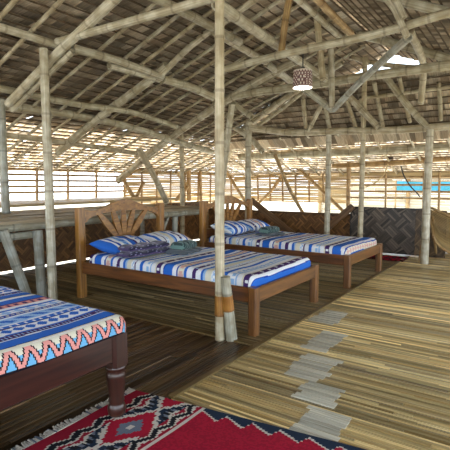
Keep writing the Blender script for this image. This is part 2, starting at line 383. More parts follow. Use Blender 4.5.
# ------------------------------------------------------------------ poles of the frame
POLES = [
  ('bamboo_post', 'tall bamboo post between the near and middle beds, running up to the roof beams', 'post', 'bamboo posts', 'culm', [(2.264, 1.589, 0), (2.264, 1.589, 2.165)], 0.031, 0.02852, 0.012),
  ('bamboo_post', 'weathered bamboo post with a cut top, at the left beside the middle bed', 'post', 'bamboo posts', 'culm', [(2.196, 3.249, 0), (2.216, 3.279, 2.07)], 0.037, 0.03404, 0.012),
  ('bamboo_post', 'bamboo post rising from the counter at the left edge of the photo', 'post', 'bamboo posts', 'grey', [(2.455, 4.36, 0.695), (2.455, 4.36, 1.82)], 0.04, 0.0368, 0.012),
  ('bamboo_post', 'bamboo post behind the far bed headboard carrying the corner of the roof', 'post', 'bamboo posts', 'culm', [(5.93, 3.62, 0), (5.93, 3.62, 1.93)], 0.05, 0.046000000000000006, 0.012),
  ('bamboo_post', 'thin bamboo post standing behind the far bed, left of the two beyond its foot', 'post', 'bamboo posts', 'culm', [(5.93, 2.33, 0), (5.93, 2.33, 1.66)], 0.04, 0.0368, 0.012),
  ('bamboo_post', 'tall thin bamboo post beyond the far bed foot, in front of the dark panel', 'post', 'bamboo posts', 'culm', [(5.93, 1.86, 0), (5.93, 1.86, 2.62)], 0.035, 0.032200000000000006, 0.012),
  ('bamboo_post', 'bamboo post at the right, in front of the rattan chair', 'post', 'bamboo posts', 'culm', [(5.9, 1.04, 0), (5.9, 1.04, 1.64)], 0.048, 0.044160000000000005, 0.012),
  ('bamboo_post', 'thin bamboo post behind the counter, right of the middle bed headboard', 'post', 'bamboo posts', 'culm', [(5.5, 4.6, 0), (5.5, 4.6, 1.77)], 0.038, 0.03496, 0.012),
  ('bamboo_beam', 'long bamboo tie beam resting on the top of the tall middle post', 'beam', 'roof beams', 'culm', [(2.3, 3.219, 2.134), (2.3, 2.622, 2.13), (2.3, 2.191, 2.127), (2.3, 1.649, 2.128), (2.3, 1.086, 2.14)], 0.0286, 0.0286, 0),
  ('bamboo_beam', 'bamboo tie beam sloping up to the right above the hanging lamp', 'beam', 'roof beams', 'culm', [(3.6, 2.535, 2.073), (3.6, 2.081, 2.107), (3.6, 1.792, 2.123), (3.6, 1.02, 2.149), (3.6, 0.537, 2.204), (3.6, 0.353, 2.218)], 0.0329, 0.0329, 0),
  ('bamboo_beam', 'curved bamboo tie beam just behind the hanging lamp', 'beam', 'roof beams', 'culm', [(5.0, 3.604, 2.053), (5.0, 3.312, 2.128), (5.0, 3.035, 2.149), (5.0, 2.47, 2.145), (5.0, 1.964, 2.153), (5.0, 1.456, 2.164), (5.0, 0.724, 2.163), (5.0, 0.465, 2.163)], 0.0491, 0.0491, 0),
  ('bamboo_beam', 'slightly bent bamboo beam along the foot of the dark back thatch', 'beam', 'roof beams', 'culm', [(5.93, 3.596, 1.846), (5.93, 2.919, 1.728), (5.93, 2.173, 1.701), (5.93, 1.455, 1.667), (5.93, 0.828, 1.673), (5.93, 0.519, 1.673)], 0.0469, 0.0469, 0),
  ('bamboo_beam', 'thick bamboo purlin under the bright low far roof', 'beam', 'roof beams', 'culm', [(7.4, 4.712, 1.505), (7.4, 3.637, 1.524), (7.4, 2.198, 1.528), (7.4, 1.022, 1.561), (7.4, 0.635, 1.571)], 0.072, 0.072, 0),
  ('bamboo_beam', 'thin bamboo purlin across the dark back thatch', 'beam', 'roof beams', 'culm', [(6.317, 1.981, 2.178), (6.311, 1.438, 2.185), (6.301, 0.901, 2.197), (6.303, 0.68, 2.195)], 0.0261, 0.0261, 0),
  ('bamboo_beam', 'bamboo purlin along the base of the bright roof gap', 'beam', 'roof beams', 'culm', [(6.1, 2.119, 2.704), (6.1, 1.716, 2.552), (6.1, 1.222, 2.432), (6.1, 0.881, 2.36)], 0.0321, 0.0321, 0),
  ('bamboo_beam', 'bamboo purlin at the upper left corner with a cut end at the tie beam', 'beam', 'roof beams', 'culm', [(1.586, 3.28, 2.149), (1.864, 3.28, 2.141), (2.343, 3.28, 2.131)], 0.032, 0.032, 0),
  ('bamboo_beam', 'bamboo purlin running right from the cut-topped post, above its doubled neighbour', 'beam', 'roof beams', 'culm', [(2.504, 3.3, 2.149), (2.983, 3.3, 2.155), (3.633, 3.3, 2.123)], 0.0384, 0.0384, 0),
  ('bamboo_beam', 'short doubled bamboo piece under the purlin right of the cut-topped post', 'beam', 'roof beams', 'culm', [(2.961, 3.36, 2.104), (3.368, 3.36, 2.11), (3.795, 3.36, 2.108)], 0.0333, 0.0333, 0),
  ('bamboo_beam', 'bamboo purlin ending behind the upper part of the tall middle post', 'beam', 'roof beams', 'culm', [(3.655, 3.32, 2.109), (4.131, 3.32, 2.108), (4.585, 3.32, 2.065)], 0.0462, 0.0462, 0),
  ('bamboo_beam', 'thick bamboo purlin coming down from the top edge to the tall middle post', 'beam', 'roof beams', 'culm', [(2.521, 2.5, 2.443), (3.187, 2.5, 2.436), (3.919, 2.5, 2.417)], 0.0396, 0.0396, 0),
  ('bamboo_beam', 'bamboo purlin emerging right of the tall middle post', 'beam', 'roof beams', 'culm', [(3.609, 2.6, 2.45), (4.076, 2.6, 2.423), (4.635, 2.6, 2.391)], 0.037, 0.037, 0),
  ('bamboo_beam', 'short bamboo purlin piece left of the hanging lamp', 'beam', 'roof beams', 'culm', [(4.743, 2.66, 2.412), (5.472, 2.66, 2.313)], 0.0438, 0.0438, 0),
  ('bamboo_beam', 'pale bamboo purlin, upper of the three long ones at the left below the roof beams', 'beam', 'roof beams', 'culm', [(2.12, 3.93, 1.841), (2.997, 3.93, 1.813), (3.765, 3.93, 1.83), (4.608, 3.93, 1.743)], 0.0331, 0.0331, 0),
  ('bamboo_beam', 'bowed bamboo purlin, middle of the three long ones at the left below the roof beams', 'beam', 'roof beams', 'culm', [(2.365, 4.4, 1.768), (3.351, 4.4, 1.784), (4.21, 4.4, 1.735), (5.111, 4.4, 1.622), (6.044, 4.4, 1.513)], 0.0461, 0.0461, 0),
  ('bamboo_beam', 'thin pale purlin, lowest of the three long ones at the left below the roof beams', 'beam', 'roof beams', 'culm', [(2.618, 4.9, 1.543), (3.718, 4.9, 1.503), (4.882, 4.9, 1.437)], 0.0326, 0.0326, 0),
  ('bamboo_beam', 'big bamboo beam running from the tall middle post down to the struts beside the lamp', 'beam', 'roof beams', 'culm', [(2.31, 1.641, 2.089), (4.05, 2.027, 2.265), (4.95, 1.993, 2.181)], 0.0394, 0.0394, 0),
  ('bamboo_beam', 'thick principal rafter passing behind the cut-topped left post', 'beam', 'roof beams', 'culm', [(2.3, 3.972, 1.717), (2.3, 3.252, 2.029), (2.3, 2.694, 2.25), (2.3, 2.327, 2.393)], 0.038, 0.038, 0),
  ('bamboo_beam', 'second bamboo lying under the thick left rafter, with a cut end', 'beam', 'roof beams', 'culm', [(2.36, 4.013, 1.675), (2.36, 3.486, 1.905), (2.36, 3.099, 2.058)], 0.0282, 0.0282, 0),
  ('bamboo_beam', 'principal rafter behind the lower left purlins, ending in a long slanted cut', 'beam', 'roof beams', 'culm', [(3.6, 5.097, 1.401), (3.6, 4.263, 1.78), (3.6, 3.443, 2.104), (3.6, 3.212, 2.227)], 0.0469, 0.0469, 0),
  ('bamboo_beam', 'curved principal rafter rising behind the top of the tall middle post', 'beam', 'roof beams', 'culm', [(3.62, 3.288, 2.15), (3.62, 2.984, 2.327), (3.62, 2.692, 2.46), (3.62, 2.41, 2.554), (3.62, 2.077, 2.685)], 0.0318, 0.0318, 0),
  ('bamboo_beam', 'long principal rafter crossing behind the middle of the tall middle post', 'beam', 'roof beams', 'culm', [(5.0, 5.525, 1.049), (5.0, 4.806, 1.439), (5.0, 4.208, 1.745), (5.0, 3.472, 2.067), (5.0, 2.746, 2.348), (5.0, 2.408, 2.454)], 0.0493, 0.0493, 0),
  ('bamboo_beam', 'hip rafter rising from the corner post behind the far bed', 'beam', 'roof beams', 'culm', [(6.426, 4.034, 1.902), (6.122, 3.204, 2.217), (6.044, 2.873, 2.343), (5.938, 2.171, 2.61)], 0.049, 0.049, 0),
  ('bamboo_beam', 'second hip rafter beside the one over the corner post', 'beam', 'roof beams', 'culm', [(6.619, 4.054, 1.855), (6.299, 3.192, 2.182), (6.023, 2.632, 2.395)], 0.0352, 0.0352, 0),
  ('bamboo_beam', 'curved bamboo at the low hip left of the corner post behind the far bed', 'beam', 'roof beams', 'culm', [(6.3, 4.375, 2.046), (6.3, 3.916, 1.801), (6.3, 3.575, 1.495)], 0.0454, 0.0454, 0),
  ('bamboo_beam', 'low hip rafter carrying the roof corner down to the outer walls', 'beam', 'roof beams', 'culm', [(6.611, 4.069, 1.889), (7.235, 4.791, 1.615), (8.104, 5.656, 1.286)], 0.049, 0.049, 0),
  ('bamboo_beam', 'pale ridge pole of the pair running into the bright roof gap', 'beam', 'roof beams', 'culm', [(3.337, 1.86, 2.712), (3.885, 1.86, 2.688), (5.07, 1.86, 2.63)], 0.0341, 0.0341, 0),
  ('bamboo_beam', 'brown ridge pole of the pair running into the bright roof gap', 'beam', 'roof beams', 'tan', [(3.334, 1.66, 2.652), (3.897, 1.66, 2.63), (4.79, 1.66, 2.574)], 0.0347, 0.0347, 0),
  ('bamboo_rafter', 'long bamboo rafter under the right roof slope, lower of the two', 'rafter', 'rafters of the right slope', 'culm', [(5.641, 2.098, 2.916), (5.541, 1.639, 2.723), (5.65, 0.821, 2.38), (5.672, 0.525, 2.255)], 0.05, 0.05, 0),
  ('bamboo_rafter', 'long bamboo rafter under the right roof slope, upper of the two', 'rafter', 'rafters of the right slope', 'culm', [(3.731, 1.146, 2.516), (3.758, 1.035, 2.47), (3.835, 0.572, 2.275), (3.858, 0.373, 2.192)], 0.0384, 0.0384, 0),
  ('bamboo_strut', 'longer of two bamboo struts side by side above the right of the tie beam', 'strut', 'roof struts', 'culm', [(3.52, 0.977, 2.392), (3.52, 0.886, 2.252), (3.52, 0.803, 2.06)], 0.0239, 0.0239, 0),
  ('bamboo_strut', 'short cut bamboo strut beside the longer one over the right of the tie beam', 'strut', 'roof struts', 'culm', [(3.48, 0.894, 2.36), (3.48, 0.857, 2.275), (3.48, 0.819, 2.184)], 0.0253, 0.0253, 0),
  ('bamboo_strut', 'bent bamboo strut from the tie beam down to the back thatch at the right', 'strut', 'roof struts', 'culm', [(4.6, 1.024, 2.435), (5.6, 1.091, 2.354), (6.0, 1.174, 1.984)], 0.0382, 0.0382, 0),
  ('bamboo_strut', 'brown leaning king strut rising from the tie beam to the roof left of the lamp', 'strut', 'roof struts', 'tan', [(3.62, 1.88, 2.099), (3.62, 1.853, 2.332), (3.62, 1.8, 2.621)], 0.0306, 0.0306, 0),
  ('bamboo_strut', 'upright bamboo strut right of the lamp, the taller of the pair', 'strut', 'roof struts', 'culm', [(4.5, 1.924, 2.695), (4.5, 1.884, 2.377), (4.5, 1.844, 2.068)], 0.0338, 0.0338, 0),
  ('bamboo_strut', 'upright bamboo strut right of the lamp, down to the point of the V', 'strut', 'roof struts', 'culm', [(4.75, 1.863, 2.443), (4.75, 1.849, 2.115), (4.75, 1.837, 1.815)], 0.0326, 0.0326, 0),
  ('bamboo_strut', 'left arm of the V of bamboo struts, starting behind the lamp', 'strut', 'roof struts', 'grey', [(4.6, 2.115, 2.035), (4.8, 1.844, 1.801)], 0.0384, 0.0384, 0),
  ('bamboo_strut', 'right arm of the V of bamboo struts, rising to the upper tie beam', 'strut', 'roof struts', 'grey', [(4.8, 1.844, 1.801), (4.45, 1.43, 1.996), (3.66, 0.82, 2.099)], 0.0326, 0.0326, 0),
  ('bamboo_strut', 'bamboo brace crossing the dark back thatch from upper left to lower right', 'strut', 'roof struts', 'culm', [(5.9, 1.58, 2.331), (5.9, 1.34, 1.998), (5.9, 1.076, 1.675)], 0.0402, 0.0402, 0),
  ('bamboo_strut', 'thick short brace with a cut lower end, left on the dark back thatch', 'strut', 'roof struts', 'culm', [(5.88, 2.085, 2.186), (5.88, 1.866, 1.946), (5.88, 1.641, 1.7)], 0.0422, 0.0422, 0),
  ('bamboo_strut', 'thin brace leaning left below the lamp', 'strut', 'roof struts', 'culm', [(5.9, 2.426, 2.08), (5.9, 2.626, 1.728)], 0.0312, 0.0312, 0),
  ('bamboo_strut', 'small bamboo brace right of the upper part of the tall middle post', 'strut', 'roof struts', 'culm', [(5.3, 3.494, 2.112), (5.3, 3.183, 1.895)], 0.0414, 0.0414, 0),
  ('bamboo_strut', 'long bamboo prop leaning from the curved tie beam down to the counter end', 'strut', 'roof struts', 'culm', [(5.0, 3.312, 2.038), (5.0, 3.407, 1.442), (5.0, 3.507, 0.727)], 0.0437, 0.0437, 0),
  ('bamboo_strut', 'dark diagonal prop standing on the counter right of the middle headboard peak', 'strut', 'roof struts', 'culm', [(4.566, 4.6, 1.479), (4.904, 4.6, 1.045), (5.14, 4.6, 0.694)], 0.0442, 0.0442, 0),
  ('bamboo_strut', 'brown brace between the two far posts and the low roof, left of the thin post', 'strut', 'roof struts', 'tan', [(6.6, 3.517, 1.461), (6.6, 3.235, 0.887), (6.6, 2.999, 0.52)], 0.0285, 0.0285, 0),
  ('bamboo_strut', 'long dark brace leaning across the pale far wall', 'strut', 'roof struts', 'tan', [(8.3, 4.032, 1.405), (8.3, 3.461, 0.922), (8.3, 2.944, 0.466)], 0.0345, 0.0345, 0),
  ('bamboo_strut', 'thin brace rising to the right across the pale far wall', 'strut', 'roof struts', 'tan', [(8.35, 4.902, 0.503), (8.35, 4.513, 0.853), (8.35, 4.236, 1.227)], 0.0318, 0.0318, 0),
  ('bamboo_strut', 'thin dark brace on the pale wall left of the corner post', 'strut', 'roof struts', 'tan', [(7.6, 5.254, 1.349), (7.6, 4.982, 0.98), (7.6, 4.694, 0.601)], 0.0305, 0.0305, 0),
  ('bamboo_strut', 'left arm of the small V brace over the middle headboard', 'strut', 'roof struts', 'tan', [(5.387, 5.85, 1.121), (5.521, 5.85, 0.913), (5.709, 5.85, 0.696)], 0.0353, 0.0353, 0),
  ('bamboo_strut', 'right arm of the small V brace over the middle headboard', 'strut', 'roof struts', 'tan', [(5.948, 5.88, 1.019), (5.713, 5.88, 0.695)], 0.0319, 0.0319, 0),
  ('bamboo_strut', 'short brown upright by the pale wall behind the counter', 'strut', 'roof struts', 'tan', [(7.212, 5.85, 1.411), (7.218, 5.85, 0.628)], 0.0466, 0.0466, 0),
  ('bamboo_strut', 'short diagonal brace by the brown upright behind the counter', 'strut', 'roof struts', 'tan', [(6.748, 5.8, 0.664), (7.128, 5.8, 0.939)], 0.0353, 0.0353, 0),
  ('bamboo_strut', 'curved upper branch of the brace by the brown upright', 'strut', 'roof struts', 'tan', [(6.757, 5.8, 1.217), (6.97, 5.8, 1.061), (7.128, 5.8, 0.919)], 0.0302, 0.0302, 0),
  ('bamboo_strut', 'thin brown upright at the corner of the two pale walls', 'strut', 'roof struts', 'tan', [(7.664, 5.9, 1.365), (7.693, 5.9, 0.611)], 0.0324, 0.0324, 0),
  ('bamboo_rafter', 'bamboo rafter on the dark back thatch, first from the left', 'rafter', 'rafters of the dark back thatch', 'raft', [(6.256, 2.873, 2.262), (6.648, 2.993, 1.822)], 0.0324, 0.0324, 0),
  ('bamboo_rafter', 'bamboo rafter on the dark back thatch, second from the left', 'rafter', 'rafters of the dark back thatch', 'raft', [(6.304, 2.562, 2.208), (6.669, 2.603, 1.799)], 0.0316, 0.0316, 0),
  ('bamboo_rafter', 'bamboo rafter on the dark back thatch, third from the left', 'rafter', 'rafters of the dark back thatch', 'raft', [(6.319, 2.238, 2.191), (6.679, 2.186, 1.788)], 0.0306, 0.0306, 0),
  ('bamboo_rafter', 'bamboo rafter on the dark back thatch, fourth from the left', 'rafter', 'rafters of the dark back thatch', 'raft', [(6.315, 2.023, 2.196), (6.673, 2.079, 1.795)], 0.0301, 0.0301, 0),
  ('bamboo_rafter', 'bamboo rafter on the dark back thatch, fifth from the left', 'rafter', 'rafters of the dark back thatch', 'raft', [(6.179, 1.809, 2.348), (6.665, 1.804, 1.804)], 0.0292, 0.0292, 0),
  ('bamboo_rafter', 'bamboo rafter on the dark back thatch, sixth from the left', 'rafter', 'rafters of the dark back thatch', 'raft', [(6.161, 1.485, 2.368), (6.63, 1.43, 1.842)], 0.0282, 0.0282, 0),
  ('bamboo_rafter', 'bamboo rafter on the dark back thatch, seventh from the left', 'rafter', 'rafters of the dark back thatch', 'raft', [(6.254, 1.022, 2.264), (6.633, 1.039, 1.839)], 0.0272, 0.0272, 0),
  ('wall_plate', 'brown bamboo wall plate along the top of the pale side and far walls', 'rail', 'wall plates', 'tan', [(5.338, 5.9, 1.009), (6.0, 5.9, 1.267), (8.027, 5.9, 1.387)], 0.0316, 0.0316, 0),
  ('wall_plate', 'bamboo wall plate along the top of the pale far wall', 'rail', 'wall plates', 'tan', [(8.42, 5.848, 1.432), (8.42, 4.367, 1.397), (8.42, 2.969, 1.345)], 0.042, 0.042, 0),
  ('window_pole', 'yellow bamboo pole across the top of the open far window', 'rail', 'wall plates', 'tan', [(7.9, 3.011, 1.31), (7.9, 1.919, 1.337), (7.9, 1.082, 1.395), (7.9, 0.736, 1.415)], 0.0464, 0.0464, 0),
  ('window_post', 'yellow bamboo upright at the left side of the open far window', 'post', 'window uprights', 'tan', [(7.9, 2.714, 1.375), (7.9, 2.711, 0.568)], 0.036, 0.036, 0),
]
for p in POLES: pole(*p)

ORD = 'first second third fourth fifth sixth seventh eighth ninth tenth eleventh twelfth thirteenth fourteenth fifteenth sixteenth seventeenth eighteenth nineteenth twentieth'.split() + ['twenty-' + w for w in 'first second third fourth fifth sixth seventh eighth ninth'.split()]
raf = [1.88, 2.15, 2.48, 2.82, 3.1, 3.35, 3.85, 4.12, 4.42, 4.72, 5.3, 5.6, 5.9, 6.2, 6.5, 6.8, 7.1, 7.45, 7.8]
for i, x in enumerate(raf):
    y0 = 1.85
    while roof(x, y0) < hSL(x, y0) - .01: y0 += .02
    pts = [(x, y0, hSL(x, y0) - .045), (x + random.uniform(-.03, .03), (y0 + 5.95) / 2, hSL(x, (y0 + 5.95) / 2) - .045), (x, 5.95, hSL(x, 5.95) - .045)]
    pole('rafter', 'slender bamboo rafter under the thatch slope over the beds, %s from the left' % ORD[i], 'rafter', 'rafters of the slope over the beds', 'raft', pts, .019, .016)
ys = [1.0, 1.5, 2.0, 2.5, 3.0, 3.5, 4.0, 4.5, 5.0]
for i, y in enumerate(ys):
    x0 = 6.7
    while hSF2(x0) > min(hSL(x0, y), hSR(x0, y)) and x0 < 8: x0 += .05
    pole('rafter', 'short pale rafter under the bright low roof at the far end, %s from the right' % ORD[i], 'rafter', 'rafters of the low far roof', 'raft', [(x0, y, hSF2(x0) - .04), (8.5, y + .02, hSF2(8.5) - .04)], .02, .017)

# ------------------------------------------------------------------ floor of split bamboo
def slats(name, x0, x1, y0, y1, along, base, vary, w=.021):
    mb = MB()
    c = (x0 if along == 'y' else y0); cend = (x1 if along == 'y' else y1)
    l0, l1 = (y0, y1) if along == 'y' else (x0, x1)
    band = 1.0
    while c < cend:
        ww = w * (.75 + .6 * random.random())
        if random.random() < .18: band = .7 + .55 * random.random()
        l = l0
        while l < l1 - 1e-6:
            le = l1 if random.random() < .0 else min(l1, l + random.uniform(.5, 2.2))
            k = random.random(); v = band * (.42 + .95 * random.random())
            col = tuple(v * ((1 - k) * a + k * b) for a, b in zip(base, vary))
            h = .004 * random.random()
            tilt = Matrix.Rotation(random.uniform(-.2, .2), 3, 'Y' if along == 'y' else 'X')
            if along == 'y': mb.box((c + ww/2, (l + le)/2, -.012 + h), (ww * .8, le - l - .003, .022), tilt, col, 0, 1)
            else: mb.box(((l + le)/2, c + ww/2, -.012 + h), (le - l - .003, ww * .8, .022), tilt, col, 0, 0)
            l = le
        c += ww
    # joists-deep backing so that nothing shows between the slats
    mb.box(((x0+x1)/2, (y0+y1)/2, -.04), (x1-x0, y1-y0, .02), None, lin('#2a2016'))
    return struct(mb.build(name, M_SLAT))
slats('floor', -1.5, 7.05, -1.75, 1.33, 'y', lin('#ae8d54'), lin('#ebd094'), .017)
slats('floor_beds', 2.3, 6.6, 1.335, 4.76, 'y', lin('#7c6744'), lin('#ab9264'))
slats('floor_aisle', -1.5, 2.295, 1.335, 4.76, 'x', lin('#48331f'), lin('#785a38'))
# thin bamboo strips that cover the two joints
mb = MB(); mb.box((4.05, 1.333, .006), (5.1, .03, .012), None, lin('#6f5a36'), 0, 0); struct(mb.build('trim_1', M_SLAT))
mb = MB(); mb.box((2.297, 3.05, .006), (.03, 3.4, .012), None, lin('#6f5a36'), 0, 1); struct(mb.build('trim_2', M_SLAT))
# paler patches laid on the slats along the walkway
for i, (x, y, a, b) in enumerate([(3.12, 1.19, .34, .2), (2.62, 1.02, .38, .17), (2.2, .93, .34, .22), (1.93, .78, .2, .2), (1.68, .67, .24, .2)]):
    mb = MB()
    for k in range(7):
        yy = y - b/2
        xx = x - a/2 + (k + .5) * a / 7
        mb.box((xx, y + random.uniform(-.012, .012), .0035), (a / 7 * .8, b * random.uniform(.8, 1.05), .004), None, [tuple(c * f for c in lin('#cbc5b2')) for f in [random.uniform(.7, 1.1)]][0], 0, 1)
    o = mb.build('pale_patch', M_SLAT, None, (x, y, 0))
    tag(o, ['pale patch on the floor nearest the far bed', 'pale patch on the floor beside the middle bed foot', 'largest pale patch in the middle of the walkway floor', 'small faint pale patch before the nearest one', 'pale patch on the floor close to the red rug'][i], 'floor patch', 'pale floor patches')

# ------------------------------------------------------------------ low woven walls
def woven(mb, org, ud, vd, w, h, nd, cols, s=.085, strips=4):
    org, ud, vd, nd = map(Vector, (org, ud, vd, nd))
    def P(a, b, o): return org + ud * min(max(a, 0), w) + vd * min(max(b, 0), h) + nd * o
    mb.face([P(0, 0, 0), P(w, 0, 0), P(w, h, 0), P(0, h, 0)], None, tuple(c * .4 for c in cols[0]))
    mb.face([P(0, 0, -.012), P(0, h, -.012), P(w, h, -.012), P(w, 0, -.012)], None, tuple(c * .6 for c in cols[0]))
    q = math.sqrt(.5); n = int((w + h) / s) + 3
    for i in range(-n, n + 1):
        for j in range(-n, n + 1):
            for k in range(strips):
                t = (k + .5) / strips
                if (i + j) % 2: c1, c2, l1, l2 = (i + .5) * s, (j + t) * s, s * .54, s / strips * .45
                else: c1, c2, l1, l2 = (i + t) * s, (j + .5) * s, s / strips * .45, s * .54
                cx, cy = (c1 - c2) * q + w / 2, (c1 + c2) * q + h / 2
                if not (-.03 < cx < w + .03 and -.03 < cy < h + .03): continue
                pts = []; uv = []
                for a, b in ((-1, -1), (1, -1), (1, 1), (-1, 1)):
                    e1, e2 = c1 + a * l1, c2 + b * l2
                    bulge = .004 + .003 * (a if l1 > l2 else b)
                    pts.append(P((e1 - e2) * q + w / 2, (e1 + e2) * q + h / 2, bulge))
                    uv.append((e2, e1) if l1 > l2 else (e1, e2))
                v = .6 + .7 * random.random(); kk = random.random()
                mb.face(pts, uv, tuple(v * ((1 - kk) * x + kk * y) for x, y in zip(*cols)))
brown = (lin('#6a482c'), lin('#a07444'))
dark = (lin('#3a322c'), lin('#75685a'))
mid = (lin('#5c4a36'), lin('#8b7252'))
mb = MB(); woven(mb, (-1.4, 4.82, .012), (1, 0, 0), (0, 0, 1), 7.9, .66, (0, -1, 0), brown, .11)
struct(mb.build('wall_left', M_WOVEN))
mb = MB(); woven(mb, (6.5, 2.16, .02), (0, 1, 0), (0, 0, 1), 2.66, .5, (-1, 0, 0), brown, .11)
mb.box((6.5, 3.5, .53), (.05, 2.66, .03), None, lin('#6b4a2a'), 0, 1)
struct(mb.build('wall_back', M_WOVEN))
mb = MB(); woven(mb, (7.0, -1.75, .02), (0, 1, 0), (0, 0, 1), 2.95, .56, (-1, 0, 0), (lin('#8a6e48'), lin('#b89a6a')), .11)
struct(mb.build('wall_back_right', M_WOVEN))
mb = MB(); woven(mb, (0, -.50, 0), (0, 1, 0), (0, 0, 1), 1.0, .64, (-1, 0, 0), dark, .15, 5)
o = mb.build('woven_panel', M_WOVEN); o.location = Vector((6.4, 1.66, .02)) * K
tag(o, 'dark glossy herringbone woven bamboo panel standing below the open window', 'panel')
mb = MB(); woven(mb, (0, -.22, 0), (0, 1, 0), (0, 0, 1), .38, .62, (-1, 0, 0), mid, .13)
o = mb.build('woven_panel', M_WOVEN); o.location = Vector((6.385, 1.1, .02)) * K
tag(o, 'lighter brown woven panel overlapping the dark panel, behind the right post', 'panel')

# ------------------------------------------------------------------ outer slatted walls
def strip_wall(name, org, ud, length, z0, z1, gap, cols, nd, w=.03):
    mb = MB(); org = Vector(org); ud = Vector(ud); nd = Vector(nd)
    z = z0
    while z < z1:
        hh = w * random.uniform(.8, 1.3); a = 0
        while a < length:
            b = min(length, a + random.uniform(.6, 1.3)); k = random.random(); v = .8 + .3 * random.random()
            col = tuple(v * ((1 - k) * x + k * y) for x, y in zip(*cols))
            c = org + ud * (a + b) / 2 + Vector((0, 0, z + hh / 2)) + nd * random.uniform(-.006, .006)
            Mx = Matrix((ud, nd, Vector((0, 0, 1)))).transposed()
            Mx = Mx @ Matrix.Rotation(random.uniform(-.012, .012), 3, 'Y')
            mb.box(c, (b - a - .004, .01, hh), Mx, col, 0, 0)
            a = b
        z += hh + gap * random.uniform(.5, 1.5)
    return mb
pale = (lin('#c9b591'), lin('#ebddc0'))
mb = strip_wall('w', (5.56, 6.0, 0), (1, 0, 0), 2.95, .42, 1.24, .005, pale, (0, 1, 0), .04)
struct(mb.build('wall_left_slats', M_LATH))
mb = strip_wall('w', (8.5, 2.95, 0), (0, 1, 0), 3.05, .60, 1.2, .005, pale, (1, 0, 0), .04)
struct(mb.build('wall_back_slats', M_LATH))

# open slatted side over the counter: one frame of rails and uprights
rt = thing('slat_railing', 'open slatted bamboo side above the pale ledge at the left', 'railing', (3.4, 5.98, .75))
for k, z in enumerate([.86, .945, 1.03, 1.115, 1.19]):
    mb = MB(); culm(mb, [(-2.9, 0, z - .75), (-.4, .0, z - .75 + .006), (2.2, 0, z - .75)], .017); mb.build('rail', M_TAN, rt)
for x in (-1.15, -.75, -.1, .42, .95, 1.5, 2.12):
    mb = MB(); culm(mb, [(x, -.03, -.02), (x + .02, -.03, .47)], .02); mb.build('upright', M_TAN, rt)
# studs and diagonals on the pale walls
for i, x in enumerate([5.95, 6.35, 6.75, 7.2, 7.65, 8.1]):
    pole('wall_stud', 'thin bamboo stud on the pale slatted side wall, %s from the left' % ORD[i], 'stud', 'studs of the pale side wall', 'tan', [(x, 5.95, .43), (x + .02, 5.95, 1.22)], .018)
for i, y in enumerate([5.6, 5.2, 4.9, 4.6, 4.3, 4.0, 3.7, 3.4]):
    pole('wall_stud', 'thin bamboo stud on the pale far slatted wall, %s from its left end' % ORD[i], 'stud', 'studs of the pale far wall', 'tan', [(8.44, y, .61), (8.44, y + .02, 1.19)], .02)
rt = thing('window_railing', 'bamboo rails across the open far window above the dark panel', 'railing', (8.5, 1.2, .7))
for z in (.02, .14, .26, .40):
    mb = MB(); culm(mb, [(0, -2.4, z), (.0, 0, z + .008), (0, 1.75, z)], .019); mb.build('rail', M_TAN, rt)
for y in (-1.6, -.9, -.35, .1, .35, 1.0):
    mb = MB(); culm(mb, [(-.03, y, -.25), (-.03, y + .01, .5)], .02); mb.build('upright', M_TAN, rt)
mb = MB(); mb.box((8.5, 1.1, 1.17), (.05, 4.0, .09), None, (1, 1, 1), 0, 1); struct(mb.build('trim_3', M_PLANK))

# pale ledge between the low woven wall and the slatted side
mb = MB()
mb.box((2.1, 5.08, .74), (7.2, .52, .03), None, (1, 1, 1), 0, 0); mb.box((2.1, 5.62, .742), (7.2, .54, .03), None, (1, 1, 1), 0, 0)
struct(mb.build('trim_4', M_PLANK))

# ------------------------------------------------------------------ bamboo counter behind the headboards
ct = thing('bamboo_counter', 'long weathered bamboo counter along the wall behind the headboards', 'counter', (2.7, 4.0, 0))
def lo(x, y, z): return (x - 2.7, y - 4.0, z)
mb = MB()
y = 3.44
while y < 4.74:
    w = random.uniform(.1, .16); v = random.uniform(.8, 1.1)
    mb.box(lo(2.7, y + w / 2, .682 + random.uniform(-.004, .004)), (3.9, w - .006, .022), None, (v, v, v), 0, 0); y += w
mb.build('counter_top', wood_mat('counter_boards', lin('#6f6048'), lin('#a8977a'), .55, 18, 1.2), ct)
for (y, z) in ((3.47, .635), (4.65, .635)):
    mb = MB(); culm(mb, [lo(.75, y, z), lo(2.7, y + .005, z + .006), lo(4.64, y, z)], .036); mb.build('rail', M_GREY, ct)
mb = MB(); culm(mb, [lo(.75, 3.47, .555), lo(2.2, 3.47, .565)], .03); mb.build('rail', M_GREY, ct)
for (a, b, r, mt) in (((2.21, 3.42, 0), (2.19, 3.42, .6), .04, M_GREY), ((2.079, 3.42, 0.043), (1.893, 3.42, 0.631), .038, M_GREY), ((4.6, 3.46, 0), (4.6, 3.46, .67), .04, M_TAN),
                      ((4.05, 3.5, 0), (4.05, 3.5, .6), .035, M_GREY), ((4.6, 4.6, 0), (4.6, 4.6, .61), .035, M_GREY), ((2.2, 4.6, 0), (2.2, 4.6, .61), .035, M_GREY)):
    mb = MB(); culm(mb, [lo(*a), lo(*b)], r); mb.build('leg', mt, ct)
mb = MB(); culm(mb, [lo(3.6, 3.52, .02), lo(3.95, 3.52, .6)], .02); mb.build('brace', M_GREY, ct)

